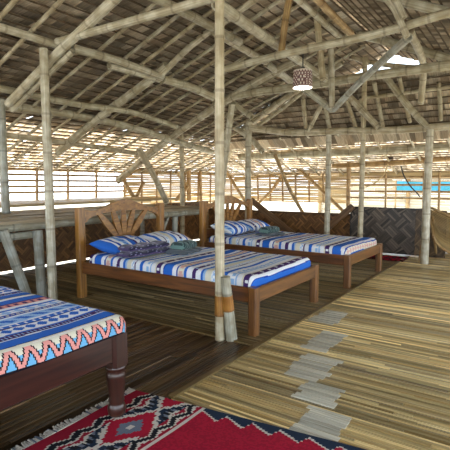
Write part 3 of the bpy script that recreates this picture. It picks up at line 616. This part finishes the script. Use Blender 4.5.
# ------------------------------------------------------------------ main post's short leaning prop, sloping boards
pp = thing('bamboo_prop', 'short bamboo prop leaning on the foot of the tall middle post', 'prop', (2.306, 1.527, 0))
mb = MB(); culm(mb, [(0, 0, .0), (-.06, .008, .42)], .038, .03); mb.build('shaft', M_GREY, pp)
mb = MB(); culm(mb, [(-.028, .004, .2), (-.043, .006, .30)], .0365, .0345, node=3); mb.build('sleeve', M_BARE, pp)['label'] = 'orange-brown bare band round the prop'
mp_ = [o for o in COL.objects if o.get('label', '').startswith('tall bamboo post between')][0]
mb = MB(); culm(mb, [(0, 0, .16), (0, 0, .29)], .0345, .0345, node=3); mb.build('sleeve', M_BARE, mp_)['label'] = 'orange-brown bare band near the foot of the post'

def board(name, label, cat, p0, p1, w, t, mat, facing):
    mb = MB(); A, B = Vector(p0), Vector(p1); d = (B - A); ln = d.length; d.normalize()
    nrm = Vector(facing).normalized(); s = nrm.cross(d).normalized(); nrm = d.cross(s)
    mb.box((A + B) / 2, (ln, w, t), Matrix((d, s, nrm)).transposed(), (1, 1, 1), 0, 0)
    o = mb.build(name, mat, None, tuple(A if A.z < B.z else B)); return tag(o, label, cat)
board('sloping_board', 'pale board sloping down to the left behind the far bed foot, before the dark panel', 'board', (6.3, 2.089, 0.672), (6.3, 2.612, 0.203), 0.09, 0.03, M_BROWNP, (-1, 0, 0))
board('sloping_board', 'brown board sloping down to the right from the far headboard', 'board', (6.3, 3.794, 0.721), (6.3, 2.906, 0.121), 0.1, 0.03, M_BROWNP, (-1, 0, 0))
board('plank', 'pale plank under the eave above the brown upright behind the counter', 'board', (6.702, 5.7, 1.35), (6.983, 5.3, 1.601), 0.12, 0.02, M_PLANK, (0, -0.4, -1))

# ------------------------------------------------------------------ beds
W, Y0, Y1 = 1.05, 0.0, 1.81      # local: x 0..W, y 0 (foot) .. 1.81 (head)
def rbox(mb, c, d, r=.008):
    """box with chamfered long edges (long axis = largest)"""
    ax = max(range(3), key=lambda i: d[i]); a, b = [(1, 2), (2, 0), (0, 1)][ax]
    ha, hb = d[a] / 2, d[b] / 2; r = min(r, ha * .6, hb * .6)
    out = [(ha - r, -hb), (ha, -hb + r), (ha, hb - r), (ha - r, hb), (-ha + r, hb), (-ha, hb - r), (-ha, -hb + r), (-ha + r, -hb)]
    def mp(p, dep, q):
        v = [0, 0, 0]; v[a] = c[a] + p; v[b] = c[b] + q; v[ax] = c[ax] + dep; return tuple(v)
    A = [mp(p, -d[ax]/2, q) for p, q in out]; B = [mp(p, d[ax]/2, q) for p, q in out]; o = random.random() * 9
    per = [0]
    for i in range(8): per.append(per[-1] + math.dist(out[i], out[(i+1) % 8]))
    for i in range(8):
        j = (i + 1) % 8
        mb.face([A[i], A[j], B[j], B[i]], [(per[i] + o, 0), (per[i+1] + o, 0), (per[i+1] + o, d[ax]), (per[i] + o, d[ax])])
    mb.face(A[::-1], [(p + o, q) for p, q in out[::-1]]); mb.face(B, [(p + o, q) for p, q in out])

def make_bed(label, loc, rz):
    t = thing('wooden_bed', label, 'bed', loc, rz, 'varnished beds with fan headboards')
    lw = .062
    for x in (lw/2, W - lw/2):
        mb = MB(); rbox(mb, (x, lw/2, .16), (lw, lw, .32)); mb.build('leg', M_BEDM, t)
        mb = MB(); rbox(mb, (x + (-.01 if x < .5 else .02), Y1 - lw/2, .395), (.072, lw, .79)); mb.build('head_post', M_BEDL, t)
    for x in (.022, W - .022):
        mb = MB(); rbox(mb, (x, Y1 / 2, .265), (.028, Y1 - 2 * lw, .1)); mb.build('side_rail', M_BED, t)
    mb = MB(); rbox(mb, (W/2, .022, .265), (W - 2 * lw, .028, .1)); mb.build('foot_rail', M_BEDM, t)
    mb = MB()
    for k in range(9): mb.box((W/2, .14 + k * .19, .262), (W - .08, .1, .018), None, (1, 1, 1), 0, 0)
    mb.build('slat_base', M_BED, t)
    # headboard: arched crest rail with a scooped underside, low cross rail and fanned splats
    x0, x1 = .05, W - .03
    def top(a): 
        q = (a - x0) / (x1 - x0) * 2 - 1
        return .755 + .09 * (.5 + .5 * math.cos(PI * min(1, abs(q) * 1.25))) + .015 * max(0, abs(q) - .8) * 5
    def low(a):
        q = (a - x0) / (x1 - x0) * 2 - 1
        return .655 + .085 * math.sqrt(max(0, 1 - (abs(q) / .93) ** 2.4)) if abs(q) < .93 else .655
    n = 36; xs = [x0 + (x1 - x0) * i / n for i in range(n + 1)]
    out = [(a, top(a)) for a in xs] + [(a, low(a)) for a in xs[::-1]]
    mb = MB(); yb = Y1 - .045; yf = Y1 - .01
    # strip by strip so the concave outline stays sound
    for i in range(n):
        a, b = xs[i], xs[i+1]
        mb.prism([(a, low(a)), (b, low(b)), (b, top(b)), (a, top(a))], yb, yf, lambda p, d, q: (p, d, q))
    hb = mb.build('headboard', M_BEDL, t)
    mb = MB(); rbox(mb, (W/2, Y1 - .03, .40), (W - .1, .03, .12)); mb.build('cross_rail', M_BED, hb)
    cx = W / 2
    for ang in (-44, -22, 0, 22, 44):
        th = math.radians(ang); dx, dz = math.sin(th), math.cos(th)
        # run up to the underside of the crest
        L = .05
        while L < .8:
            px, pz = cx + dx * (.1 + L), .42 + dz * (.1 + L)
            if pz > low(px) + .012 or px < x0 or px > x1: break
            L += .005
        b0 = Vector((cx + dx * .08, .43 + dz * .04)); b1 = Vector((cx + dx * (.1 + L), .42 + dz * (.1 + L)))
        d = (b1 - b0); s = Vector((-d.y, d.x)).normalized(); ol = []; ol2 = []
        for k in range(11):
            f = k / 10; wd = .010 + .022 * math.sin(PI * min(1, .12 + f * .72)) ** 1.5
            ol.append(tuple(b0 + d * f + s * wd)); ol2.append(tuple(b0 + d * f - s * wd))
        mb = MB()
        for k in range(10):
            mb.prism([ol2[k], ol[k], ol[k+1], ol2[k+1]][::-1], Y1 - .038, Y1 - .018, lambda p, dd, q: (p, dd, q))
        mb.build('splat', M_BEDL, hb)
    return t
bed = make_bed('varnished wooden double bed with fan headboard beside the tall middle post', (2.44, 1.43, 0), 0)
dup(bed, (4.08, 1.37, 0), math.radians(-1.2), 'varnished wooden double bed with fan headboard, farthest from the camera')

# the near bed: dark mahogany with turned legs
nb = thing('wooden_bed', 'dark mahogany bed with turned legs at the left front', 'bed', (.24, 1.37, .01))
prof = [(.028, 0), (.036, .01), (.04, .03), (.034, .05), (.03, .058), (.034, .066), (.031, .08), (.036, .12), (.041, .17), (.043, .19), (.036, .2), (.042, .208), (.046, .216), (.04, .224), (.036, .228)]
for x in (.045, W - .045):
    for y in (.045, 1.83):
        mb = MB(); mb.lathe(prof, (x, y)); rbox(mb, (x, y, .295), (.082, .082, .14), .012); mb.build('leg', M_MAHOG, nb)
mb = MB(); rbox(mb, (W/2, .035, .305), (W - .16, .034, .12)); mb.build('foot_rail', M_MAHOG, nb)
for x in (.035, W - .035):
    mb = MB(); rbox(mb, (x, .94, .305), (.034, 1.72, .12)); mb.build('side_rail', M_MAHOG, nb)
mb = MB(); rbox(mb, (W/2, 1.85, .62), (W, .04, .34)); mb.build('headboard', M_MAHOG, nb)
mb = MB()
for k in range(9): mb.box((W/2, .2 + k * .19, .30), (W - .12, .1, .02), None, (1, 1, 1), 0, 0)
mb.build('slat_base', M_MAHOG, nb)

# ------------------------------------------------------------------ printed covers
CB, CD, CP, CW, CL, CC = lin('#2f6ccc'), lin('#2348a8'), lin('#4a3168'), lin('#eceef2'), lin('#9cc0ea'), lin('#e2dcc8')
PINK, SKY, BLK = lin('#e29a92'), lin('#6fb3e2'), lin('#17141f')
def stripes(seq):
    tot = sum(w for w, _ in seq)
    def f(s):
        s = s % tot
        for w, fn in seq:
            if s < w: return fn, s / w
            s -= w
    return f
def mot(a, b, n, duty=.5, sk=0.0):       # blocks of b on a
    return lambda t, q: b if ((q * n + sk * t) % 1) < duty and .2 < t < .8 else a
def dia(a, b, n):
    return lambda t, q: b if abs((q * n) % 1 - .5) + abs(t - .5) < .48 else a
def solid(a): return lambda t, q: a
SEQ2 = [(.08, solid(CB)), (.008, solid(CD)), (.03, solid(CW)), (.045, mot(CP, CW, 40, .2)), (.012, solid(CC)), (.04, solid(CW)), (.014, solid(CL)), (.045, dia(CW, CL, 16)), (.03, solid(CW)), (.034, solid(CB)), (.045, solid(CW)), (.01, solid(CP)),
        (.04, mot(CW, CL, 22, .45, .8)), (.05, solid(CC)), (.018, solid(CL)), (.024, solid(CB)), (.04, solid(CW)), (.036, mot(CP, CL, 30, .25)), (.05, solid(CW)), (.026, solid(CB)), (.06, dia(CC, lin('#d9a9a0'), 14)), (.014, solid(CD)), (.04, solid(CW))]
SEQ1 = [(.012, solid(CC)), (.005, solid(BLK)), (.06, solid(CB)), (.008, solid(CW)), (.035, mot(CP, CL, 60, .3)), (.012, solid(CB)), (.01, solid(CW)), (.06, dia(CW, CB, 20)), (.008, solid(CP)), (.03, mot(CB, CW, 30, .3)),
        (.012, solid(CW)), (.07, mot(CL, CB, 14, .5, 1.0)), (.012, solid(CW)), (.03, mot(CD, CC, 24, .4, 2)), (.05, dia(CW, CL, 18)), (.02, solid(CB)), (.03, solid(CW)), (.045, mot(PINK, CP, 26, .45)), (.012, solid(CP)), (.06, solid(CB)), (.02, solid(CW))]
def cover(name, label, cat, loc, rz, w, l, z_bot, z_top, r, seq, group, zig=False, lump=.004, phase=0.0):
    f = stripes(seq); drop = z_top - z_bot
    ext = drop + r * (PI / 2 - 1)
    us = []; 
    def axis(half, step):
        tot = half + ext - r + r; tot = half - r + r * PI / 2 + max(0, drop - r)
        n = int(2 * tot / step); return [-tot + 2 * tot * i / n for i in range(n + 1)]
    U = axis(w / 2, .02); V = axis(l / 2, .0065)
    if zig: V = [V[0] + .0026 * k for k in range(46)] + [v for v in V if v > V[0] + .12]
    rng = random.Random(3 + int(w * 100) + len(label)); ph = [rng.random() * 6 for _ in range(6)]
    def pos(u, v):
        dx = max(0, abs(u) - (w/2 - r)); dy = max(0, abs(v) - (l/2 - r)); d = math.hypot(dx, dy)
        z = z_top + lump * (math.sin(u * 7 + ph[0]) * math.sin(v * 6 + ph[1]) + .6 * math.sin(u * 15 + v * 4 + ph[2]) * math.sin(v * 13 + ph[3]))
        x = math.copysign(min(abs(u), w/2 - r), u); y = math.copysign(min(abs(v), l/2 - r), v)
        if d > 0:
            th = min(d / r, PI / 2); hx = r * math.sin(th)
            x += math.copysign(hx * dx / d, u); y += math.copysign(hx * dy / d, v)
            z = z - r * (1 - math.cos(th)) - max(0, min(d, r * PI / 2 + drop - r) - r * PI / 2)
            z = max(z, z_bot)
        return (x, y, z)
    rows = [[pos(u, v) for u in U] for v in V]
    vmin = -V[-1]
    def col(i, j):
        u = (U[j] + U[j+1]) / 2; v = (V[i] + V[i+1]) / 2
        s = v - vmin
        if zig:
            band = .085
            if s < band:
                t = s / band
                if t < .1 or t > .92: return CC if t > .92 else BLK
                q = (u * 14) % 1; tri = abs(q - .5) * 2
                e = tri - t
                if .22 < abs(e) < .38: return BLK
                if abs(e) <= .22: return PINK
                return SKY if e > 0 or t < .6 else CC
            s -= band
        fn, t = f(s + phase + .006 * math.sin(u * 5 + ph[4]))
        return fn(t, u + w / 2)
    mb = MB()
    if zig: U = axis(w / 2, .005); rows = [[pos(u, v) for u in U] for v in V]
    mb.grid(rows, col)
    base = [rows[0][0], rows[0][-1], rows[-1][-1], rows[-1][0]]
    mb.face([(-w/2 + r, -l/2 + r, z_bot), (-w/2 + r, l/2 - r, z_bot), (w/2 - r, l/2 - r, z_bot), (w/2 - r, -l/2 + r, z_bot)], None, CW)
    o = mb.build(name, M_CLOTH); o.location = Vector(loc) * K; o.rotation_euler = (0, 0, rz)
    return tag(o, label, cat, group)
cover('mattress', 'mattress in blue, white and purple striped cover on the middle bed', 'mattress', (2.44 + W/2, 1.43 + .885, 0), 0, W - .084, 1.68, .274, .385, .045, SEQ2, 'striped mattresses')
cover('mattress', 'mattress in striped cover on the far bed', 'mattress', (4.08 + W/2 + .0185, 1.37 + .885 - .011, 0), math.radians(-1.2), W - .084, 1.68, .274, .385, .045, SEQ2[3:] + SEQ2[:3], 'striped mattresses', phase=.52)
cover('mattress', 'mattress in blue cover with pink zigzag border on the dark near bed', 'mattress', (.24 + W/2, 1.37 + .92, .01), 0, W + .0, 1.84, .366, .44, .045, SEQ1, 'striped mattresses', True)

def pillow(label, loc, rz, tilt, w, l, t, seq, phase, group='striped pillows', ax='x'):
    f = stripes(seq); n = 44; rows = []; mb = MB()
    for sg in (1, -1):
        rows = []
        for i in range(n + 1):
            b = -1 + 2 * i / n; row = []
            for j in range(n + 1):
                a = -1 + 2 * j / n
                e = max(0, (1 - abs(a) ** 3.2)) ** .5 * max(0, (1 - abs(b) ** 2.6)) ** .5
                pin = 1 - .07 * (1 - abs(b) ** 2) * abs(a) ** 4
                row.append((a * w / 2 * pin, b * l / 2 * (1 - .05 * (1 - a * a) * abs(b) ** 4), t / 2 + sg * t / 2 * e + .004 * math.sin(a * 9 + phase * 20) * math.sin(b * 7) * e))
            rows.append(row if sg > 0 else row[::-1])
        def col(i, j, sg=sg):
            a = (j if sg > 0 else n - 1 - j) / n * w; b = i / n * l
            fn, q = f((a if ax == 'x' else b) * 1.0 + phase); return fn(q, b if ax == 'x' else a)
        mb.grid(rows, col)
    o = mb.build('pillow', M_CLOTH); o.location = Vector(loc) * K; o.rotation_euler = (tilt, 0, rz)
    return tag(o, label, 'pillow', group)
SEQP = [(.05, solid(CB)), (.03, solid(CW)), (.02, solid(CD)), (.04, solid(CW)), (.05, mot(CL, CB, 16, .5, 1)), (.025, solid(CW)), (.05, solid(CB)), (.02, solid(CP)), (.04, solid(CW)), (.03, dia(CW, CB, 16))]
pillow('blue and white striped pillow against the middle bed headboard, left one under the navy cloth', (2.72, 2.96, .395), math.radians(3), math.radians(9), .52, .32, .125, SEQP, 0.0)
pillow('pale striped pillow against the middle bed headboard, right one behind the green towel', (3.25, 2.95, .395), math.radians(-4), math.radians(9), .46, .32, .12, SEQ2, 0.28)
pillow('blue striped pillow on the far bed, left one against the headboard', (4.36, 2.92, .41), math.radians(3), math.radians(14), .46, .3, .13, SEQP, 0.13)
pillow('pale striped pillow on the far bed, right one behind the green towel', (4.85, 2.9, .41), math.radians(-5), math.radians(14), .44, .3, .12, SEQ2, 0.5)

def folded(name, label, cat, loc, rz, w, l, layers, colf, mat, group=None):
    """cloth folded in rounded layers: each layer a flattened roll with its bulging fold at the front"""
    mb = MB(); z = 0
    for k, (t, sx, sy, ox) in enumerate(layers):
        n = 24; rows = []; m = 26
        for i in range(m + 1):
            a = -1 + 2 * i / m; ca = max(.0, 1 - abs(a) ** 6) ** .5
            row = []
            for j in range(n):
                th = 2 * PI * j / n
                yy = math.copysign(abs(math.cos(th)) ** .5, math.cos(th)); zz = math.copysign(abs(math.sin(th)) ** .8, math.sin(th))
                row.append((ox + a * w * sx / 2, yy * l * sy / 2 * (.9 + .1 * ca), z + t / 2 + zz * t / 2 * (.55 + .45 * ca) + .004 * math.sin(a * 8 + k) * (zz + 1)))
            rows.append(row)
        mb.grid(rows, lambda i, j, k=k: colf(i / m, j / n, k), None, 0, True, True)
        mb.face(rows[0][::-1], None, colf(0, 0, k)); mb.face(rows[-1], None, colf(1, 0, k))
        z += t * .92
    o = mb.build(name, mat); o.location = Vector(loc) * K; o.rotation_euler = (0, 0, rz)
    return tag(o, label, cat, group)
NAVY, PURP, TEAL, TEAL2 = lin('#262340'), lin('#4b3c66'), lin('#2c4144'), lin('#6c8a84')
def navyc(a, b, k):
    return lin('#8a86a8') if (int(a * 40) + int(b * 24)) % 5 == 0 and int(b * 24) % 2 else (NAVY if int(b * 12) % 3 else PURP)
def tealc(a, b, k):
    return (TEAL2 if (int(a * 26) + int(b * 24)) % 4 < 1 else TEAL) if k else lin('#46525c')
folded('folded_blanket', 'navy and purple patterned folded cloth before the left pillow of the middle bed', 'blanket', (2.72, 2.71, .388), math.radians(-4), .46, .2, [(.05, 1, 1, 0), (.05, .97, .9, .01)], navyc, M_TERRY)
folded('folded_towel', 'dark green folded towel on the middle bed', 'towel', (3.02, 2.53, .388), math.radians(8), .30, .26, [(.022, 1, 1, 0), (.07, .72, .62, .03)], tealc, M_TERRY, 'green towels on the beds')
folded('folded_towel', 'dark green folded towel on the far bed', 'towel', (4.63, 2.52, .388), math.radians(-6), .30, .26, [(.022, 1, 1, 0), (.075, .74, .62, -.02)], tealc, M_TERRY, 'green towels on the beds')

# ------------------------------------------------------------------ rug
RED, RED2, RNAVY, GREY, RWH, RBK, MAR = lin('#94102a'), lin('#a5142f'), lin('#1d2a3d'), lin('#6d7280'), lin('#c9bfb2'), lin('#15151b'), lin('#641522')
RL = 2.3; RW_ = 1.18
def rugcol(a, b):
    """a: distance from the far long edge, b: distance from the fringed end"""
    if b < .055: return RED
    d = b - .055
    if b < .115:                                   # black and white stepped stripe
        q = (a * 9) % 1; t = d / .06
        st = int(q * 8) / 8; h = .25 + .5 * (abs(st - .5) * 2)
        return RBK if abs(t - h) < .24 else (RWH if abs(t - h) < .4 else RED)
    if b < .30:                                    # medallion band
        q = ((a - .106) / .34) % 1 - .5; t = (b - .218) / .0985
        s = round(abs(q) * 34) / 17; tt = round(abs(t) * 10) / 10
        e = s * .58 + tt * .5; tooth = int(abs(q) * 68) % 2
        if s < .08 and tt < .15: return RWH
        if e < .26: return GREY
        if e < .52: return RED2
        if e < .60 + .06 * tooth: return RWH
        if e < .70 + .06 * tooth: return RNAVY
        if e < .86: return GREY if tooth else RBK
        if e < .93 + .05 * tooth: return RWH
        return RED
    if b < .36:
        q = (a * 9 + .4) % 1; t = (b - .3) / .06
        st = int(q * 8) / 8; h = .25 + .5 * (abs(st - .5) * 2)
        return RBK if abs(t - h) < .22 else (RWH if abs(t - h) < .38 else RED)
    if b < .368: return RED
    if b < .378: return RWH
    # plain field with a navy saw-tooth side border
    for aa in (a, RW_ - a):
        q = ((b - .378) / .118) % 1; edge = .018 + .06 * (q if q < .85 else (1 - q) / .15 * .85)
        if aa < edge: return RNAVY
        if aa < edge + .009: return RWH
    return RED2 if random.random() < .5 else RED
mb = MB(); na, nb_ = 150, 290
rug_rows = []
for i in range(nb_ + 1):
    b = RL * i / nb_; row = []
    for j in range(na + 1):
        a = RW_ * j / na
        row.append((1.452 + .137 * b - a, 1.512 - b, .010 + .003 * math.sin(b * 9 + a * 5) * math.sin(a * 11)))
    rug_rows.append(row)
rt = thing('kilim_rug', 'red woven kilim rug with patterned fringed end on the front floor', 'rug', (1.2, 1.0, 0))
for r in rug_rows:
    for j in range(len(r)): r[j] = (r[j][0] - 1.2, r[j][1] - 1.0, r[j][2])
mb.grid(rug_rows[::-1], lambda i, j: rugcol(RW_ * (j + .5) / na, RL - RL * (i + .5) / nb_))
mb.build('rug_field', M_RUG, rt)
mb = MB()
for k in range(170):
    x = 1.452 - RW_ * (k + .5) / 170 - 1.2; l = random.uniform(.03, .05); dx = random.uniform(-.012, .012)
    culm_p = [(x, .512, .008), (x + dx, .512 + l, .006)]
    mb.box(((2*x + dx)/2, .512 + l/2, .008), (.0055, l, .005), Matrix.Rotation(-dx / l, 3, 'Z'), (RWH if random.random() < .8 else GREY), 0, 1)
mb.build('fringe', M_RUG, rt)['kind'] = 'stuff'
rt['kind'] = 'thing'

# small red mat before the dark panel
mb = MB(); n1, n2 = 40, 24
rows = [[(-.18 + .36 * j / n2, -.26 + .52 * i / n1, .012 + .01 * math.sin(i * .5) * math.sin(j * .4)) for j in range(n2 + 1)] for i in range(n1 + 1)]
mb.grid(rows, lambda i, j: (RBK if (i // 3 + j // 3) % 3 == 0 else (RED2 if (i // 2) % 3 else MAR)))
mb.face([(-.18, -.26, .001), (-.18, .26, .001), (.18, .26, .001), (.18, -.26, .001)], None, MAR)
o = mb.build('floor_mat', M_RUG); o.location = Vector((6.05, 1.55, 0)) * K
tag(o, 'small red and black patterned mat on the floor before the dark panel', 'mat')

# ------------------------------------------------------------------ pendant lamp
LAMP = (4.0, 1.844, 1.901); LAMP_TOP = 0.33
lp = thing('pendant_lamp', 'small woven drum pendant lamp glowing under the bamboo beams', 'lamp', LAMP)
n = 40; R0, R1, HH = .088, .094, .16
mb = MB()
rows = [[((R0 + (R1 - R0) * (1 - i / 16)) * math.cos(2*PI*j/n), (R0 + (R1 - R0) * (1 - i / 16)) * math.sin(2*PI*j/n), HH * i / 16) for j in range(n)] for i in range(17)]
c1, c2, c3 = lin('#7d5f5c'), lin('#c9bcb0'), lin('#5c4244')
mb.grid(rows, lambda i, j: c2 if (i in (0, 15)) else ((c2, c1, c3, c1)[(i * 3 + j * 2 + (j // 4) * (i // 3)) % 4]), None, 0, True, True)
rows2 = [[(x * .95, y * .95, z) for x, y, z in r][::-1] for r in rows]; mb.grid(rows2, lambda i, j: c2, None, 0, True, True)
sh = mb.build('lamp_shade', M_SHADE, lp)
mb = MB(); mb.lathe([(.02, .004), (.07, .0), (.083, .008), (.083, .016), (.02, .02)], n=32); mb.build('diffuser', M_GLOW, lp)['label'] = 'glowing white disc'
mb = MB(); mb.lathe([(.006, .02), (.006, LAMP_TOP)], n=8); mb.build('cord', M_BLACK, lp)
mb = MB(); mb.lathe([(.022, HH - .05), (.024, HH - .02), (.02, HH + .03), (.006, HH + .04)], n=16); mb.build('socket', M_BLACK, lp)
mb = MB()
for k in range(3):
    th = k * 2 * PI / 3; mb.box((math.cos(th) * R0 / 2, math.sin(th) * R0 / 2, HH - .006), (R0, .005, .005), Matrix.Rotation(th, 3, 'Z'))
mb.build('spider', M_BLACK, sh)

# ------------------------------------------------------------------ socket box and cables on the far rail
mb = MB(); rbox(mb, (0, 0, .03), (.05, .1, .055)); mb.box((-.027, .0, .03), (.006, .07, .035)); o = mb.build('socket_box', M_BOX); o.location = Vector((7.82, 1.984, 1.39)) * K; tag(o, 'small dark socket box on the yellow pole over the far window', 'socket box')
mb = MB(); culm(mb, [(7.8, 1.798, 1.281), (7.8, 1.744, 1.116), (7.8, 1.628, 0.935), (7.8, 1.532, 0.837), (7.8, 1.483, 0.773)], .011, n=8, node=99); o = mb.build('hanging_cable', M_BLACK, None, (7.8, 1.483, 0.773)); tag(o, 'black cable hanging from the socket box over the far window', 'cable')
mb = MB(); culm(mb, [(7.8, 2.008, 1.319), (7.8, 2.069, 1.152), (7.8, 2.214, 1.0), (7.8, 2.367, 0.931)], .011, n=8, node=99); o = mb.build('hanging_cable', M_PLANK, None, (7.8, 2.367, 0.931)); tag(o, 'pale cable looping down left of the socket box over the far window', 'cable')

# ------------------------------------------------------------------ rattan lounge chair at the right edge
rc = thing('rattan_chair', 'pale curved rattan lounge chair behind the right bamboo post', 'chair', (6.15, .72, 0), 0)
RC = (((6.2, 1.091, 0.705), (6.2, 0.865, 0.611), (6.2, 0.27, 0.323)), ((6.02, 0.975, 0.341), (6.0, 0.881, 0.063), (6.0, 0.248, 0.089)))
def shell(u, v):
    # u along the ribs (towards -y), v from the back edge down to the front edge
    def q(P, t): return Vector(P[0]) * ((1-t) * (1-t)) + Vector(P[1]) * (2 * t * (1-t)) + Vector(P[2]) * (t * t)
    p = q(RC[0], u).lerp(q(RC[1], u), v) - Vector((6.15, .72, 0)); p.x += .1 * math.sin(PI * v); p.z -= .05 * math.sin(PI * v); return p
mb = MB()
nr = 26
for k in range(nr):
    v = (k + .5) / nr; rows = []
    for i in range(15):
        u = i / 14; p = shell(u, v); q = shell(u, v + .3 / nr) - shell(u, v - .3 / nr); t = shell(u + .02, v) - shell(u - .02, v)
        nn = t.cross(q).normalized() * .008
        rows.append([p - q / 2, p - q / 4 + nn, p + q / 4 + nn, p + q / 2])
    vv = random.uniform(.7, 1.1)
    mb.grid(rows, lambda i, j, vv=vv: (vv, vv, vv), lambda i, j: (j * .01, i * .06), 0, False)
mb.build('seat_shell', M_RATT, rc)
for v in (0, 1):
    mb = MB(); culm(mb, [shell(u / 6, v) for u in range(7)], .016, n=8, node=9); mb.build('rim', M_TAN, rc)
for u in (0, .5, 1):
    mb = MB(); culm(mb, [shell(u, v / 4) + Vector((.012, 0, -.012)) for v in range(5)], .013, n=8, node=9); mb.build('crossbar', M_TAN, rc)
def foot(p, dx, dy): return (p.x + dx, p.y + dy, 0)
for a, b in ((shell(.02, .0), foot(shell(.02, .0), -.3, .02)), (shell(.95, .0), foot(shell(.95, .0), -.2, 0)), (shell(.1, .2), foot(shell(.1, .2), .2, -.04)), (shell(.95, .2), foot(shell(.95, .2), .2, 0))):
    mb = MB(); culm(mb, [b, a], .018, n=8); mb.build('leg', M_TAN, rc)

# ------------------------------------------------------------------ outside
mb = MB(); mb.face([(-40, -40, -.75), (60, -40, -.75), (60, 60, -.75), (-40, 60, -.75)])
struct(mb.build('ground', M_SAND))
def tarp(label, loc, ly, lz, mat):
    t = thing('tarpaulin', label, 'tarpaulin', (loc[0], loc[1], -.75)); z0 = loc[2] + .75
    mb = MB(); n = 20
    rows = [[(.03 * math.sin(j * .9) * math.sin(PI * i / 6), -ly / 2 + ly * j / n, z0 + lz * i / 6 - .02 * math.sin(PI * j / n) * (i / 6)) for j in range(n + 1)] for i in range(7)]
    mb.grid(rows); mb.grid([[(x + .01, y, z) for x, y, z in r][::-1] for r in rows]); mb.build('sheet', mat, t)
    for y in (-ly / 2 - .02, ly / 2 + .02):
        mb = MB(); culm(mb, [(0, y, 0), (0, y, z0 + lz + .02)], .02); mb.build('pole', M_TAN, t)
nh = thing('neighbouring_hut', 'pale slatted hut standing outside the far window', 'hut', (12.2, 1.4, -.75))
mb = strip_wall('w', (0, -3.6, 0), (0, 1, 0), 7.2, .02, 1.99, .004, (lin('#b5a184'), lin('#d8c8a8')), (1, 0, 0), .06); mb.build('front_wall', M_PLANK2, nh)
mb = MB(); mb.box((.7, 0, 2.25), (2.2, 7.8, .05), Matrix.Rotation(-.35, 3, 'Y'), lin('#8f7c60')); mb.build('roof', M_PLANK2, nh)
for y in (-3.6, -1.2, 1.2, 3.6):
    mb = MB(); culm(mb, [(-.06, y, 0), (-.06, y, 2.05)], .05); mb.build('post', M_TAN, nh)
tarp('turquoise tarpaulin hung outside the far window', (10.2, 1.72, .84), 1.4, .2, M_TARPC)
tarp('blue tarpaulin hung outside, right of the right bamboo post', (9.9, .55, .78), .8, .32, M_TARPB)

# ------------------------------------------------------------------ light, sky, camera
w = bpy.data.worlds.new('sky'); sc.world = w; w.use_nodes = True
nt = w.node_tree; bg = nt.nodes['Background']
tc = N(nt, 'ShaderNodeTexCoord'); sep = N(nt, 'ShaderNodeSeparateXYZ'); nt.links.new(tc.outputs['Generated'], sep.inputs[0])
r = ramp(nt, [(0, lin('#d8d4c8')), (.5, (.86, .92, .97)), (.62, (.72, .86, 1.0)), (1, (.5, .7, 1.0))])
nt.links.new(math_n(nt, 'MULTIPLY_ADD', sep.outputs[2], .5, .5), r.inputs[0])
nt.links.new(r.outputs[0], bg.inputs[0]); bg.inputs[1].default_value = 2.7
sl = bpy.data.lights.new('sun', 'SUN'); sl.energy = 7.0; sl.angle = .01; sl.color = (1, .95, .86)
so = bpy.data.objects.new('sun', sl); COL.objects.link(so)
so.rotation_euler = Vector((-.45, -.6, -1.2)).to_track_quat('-Z', 'Y').to_euler()

cam = bpy.data.cameras.new('camera'); co = bpy.data.objects.new('camera', cam); COL.objects.link(co)
A, P = math.radians(34.4), math.radians(5.39)
fwd = Vector((math.cos(A) * math.cos(P), math.sin(A) * math.cos(P), -math.sin(P)))
co.location = (0, 0, K); co.rotation_euler = fwd.to_track_quat('-Z', 'Y').to_euler()
cam.sensor_width = 36; cam.lens = 36 * 445 / 450; cam.clip_start = .05; cam.clip_end = 300
sc.camera = co
sc.view_settings.view_transform = 'Standard'; sc.view_settings.look = 'None'
sc.view_settings.gamma = 1; sc.view_settings.use_curve_mapping = False
sc.view_settings.exposure = 0.85
sc.cycles.use_denoising = True
sc.cycles.max_bounces = 10; sc.cycles.diffuse_bounces = 6
sc.cycles.sample_clamp_indirect = 8
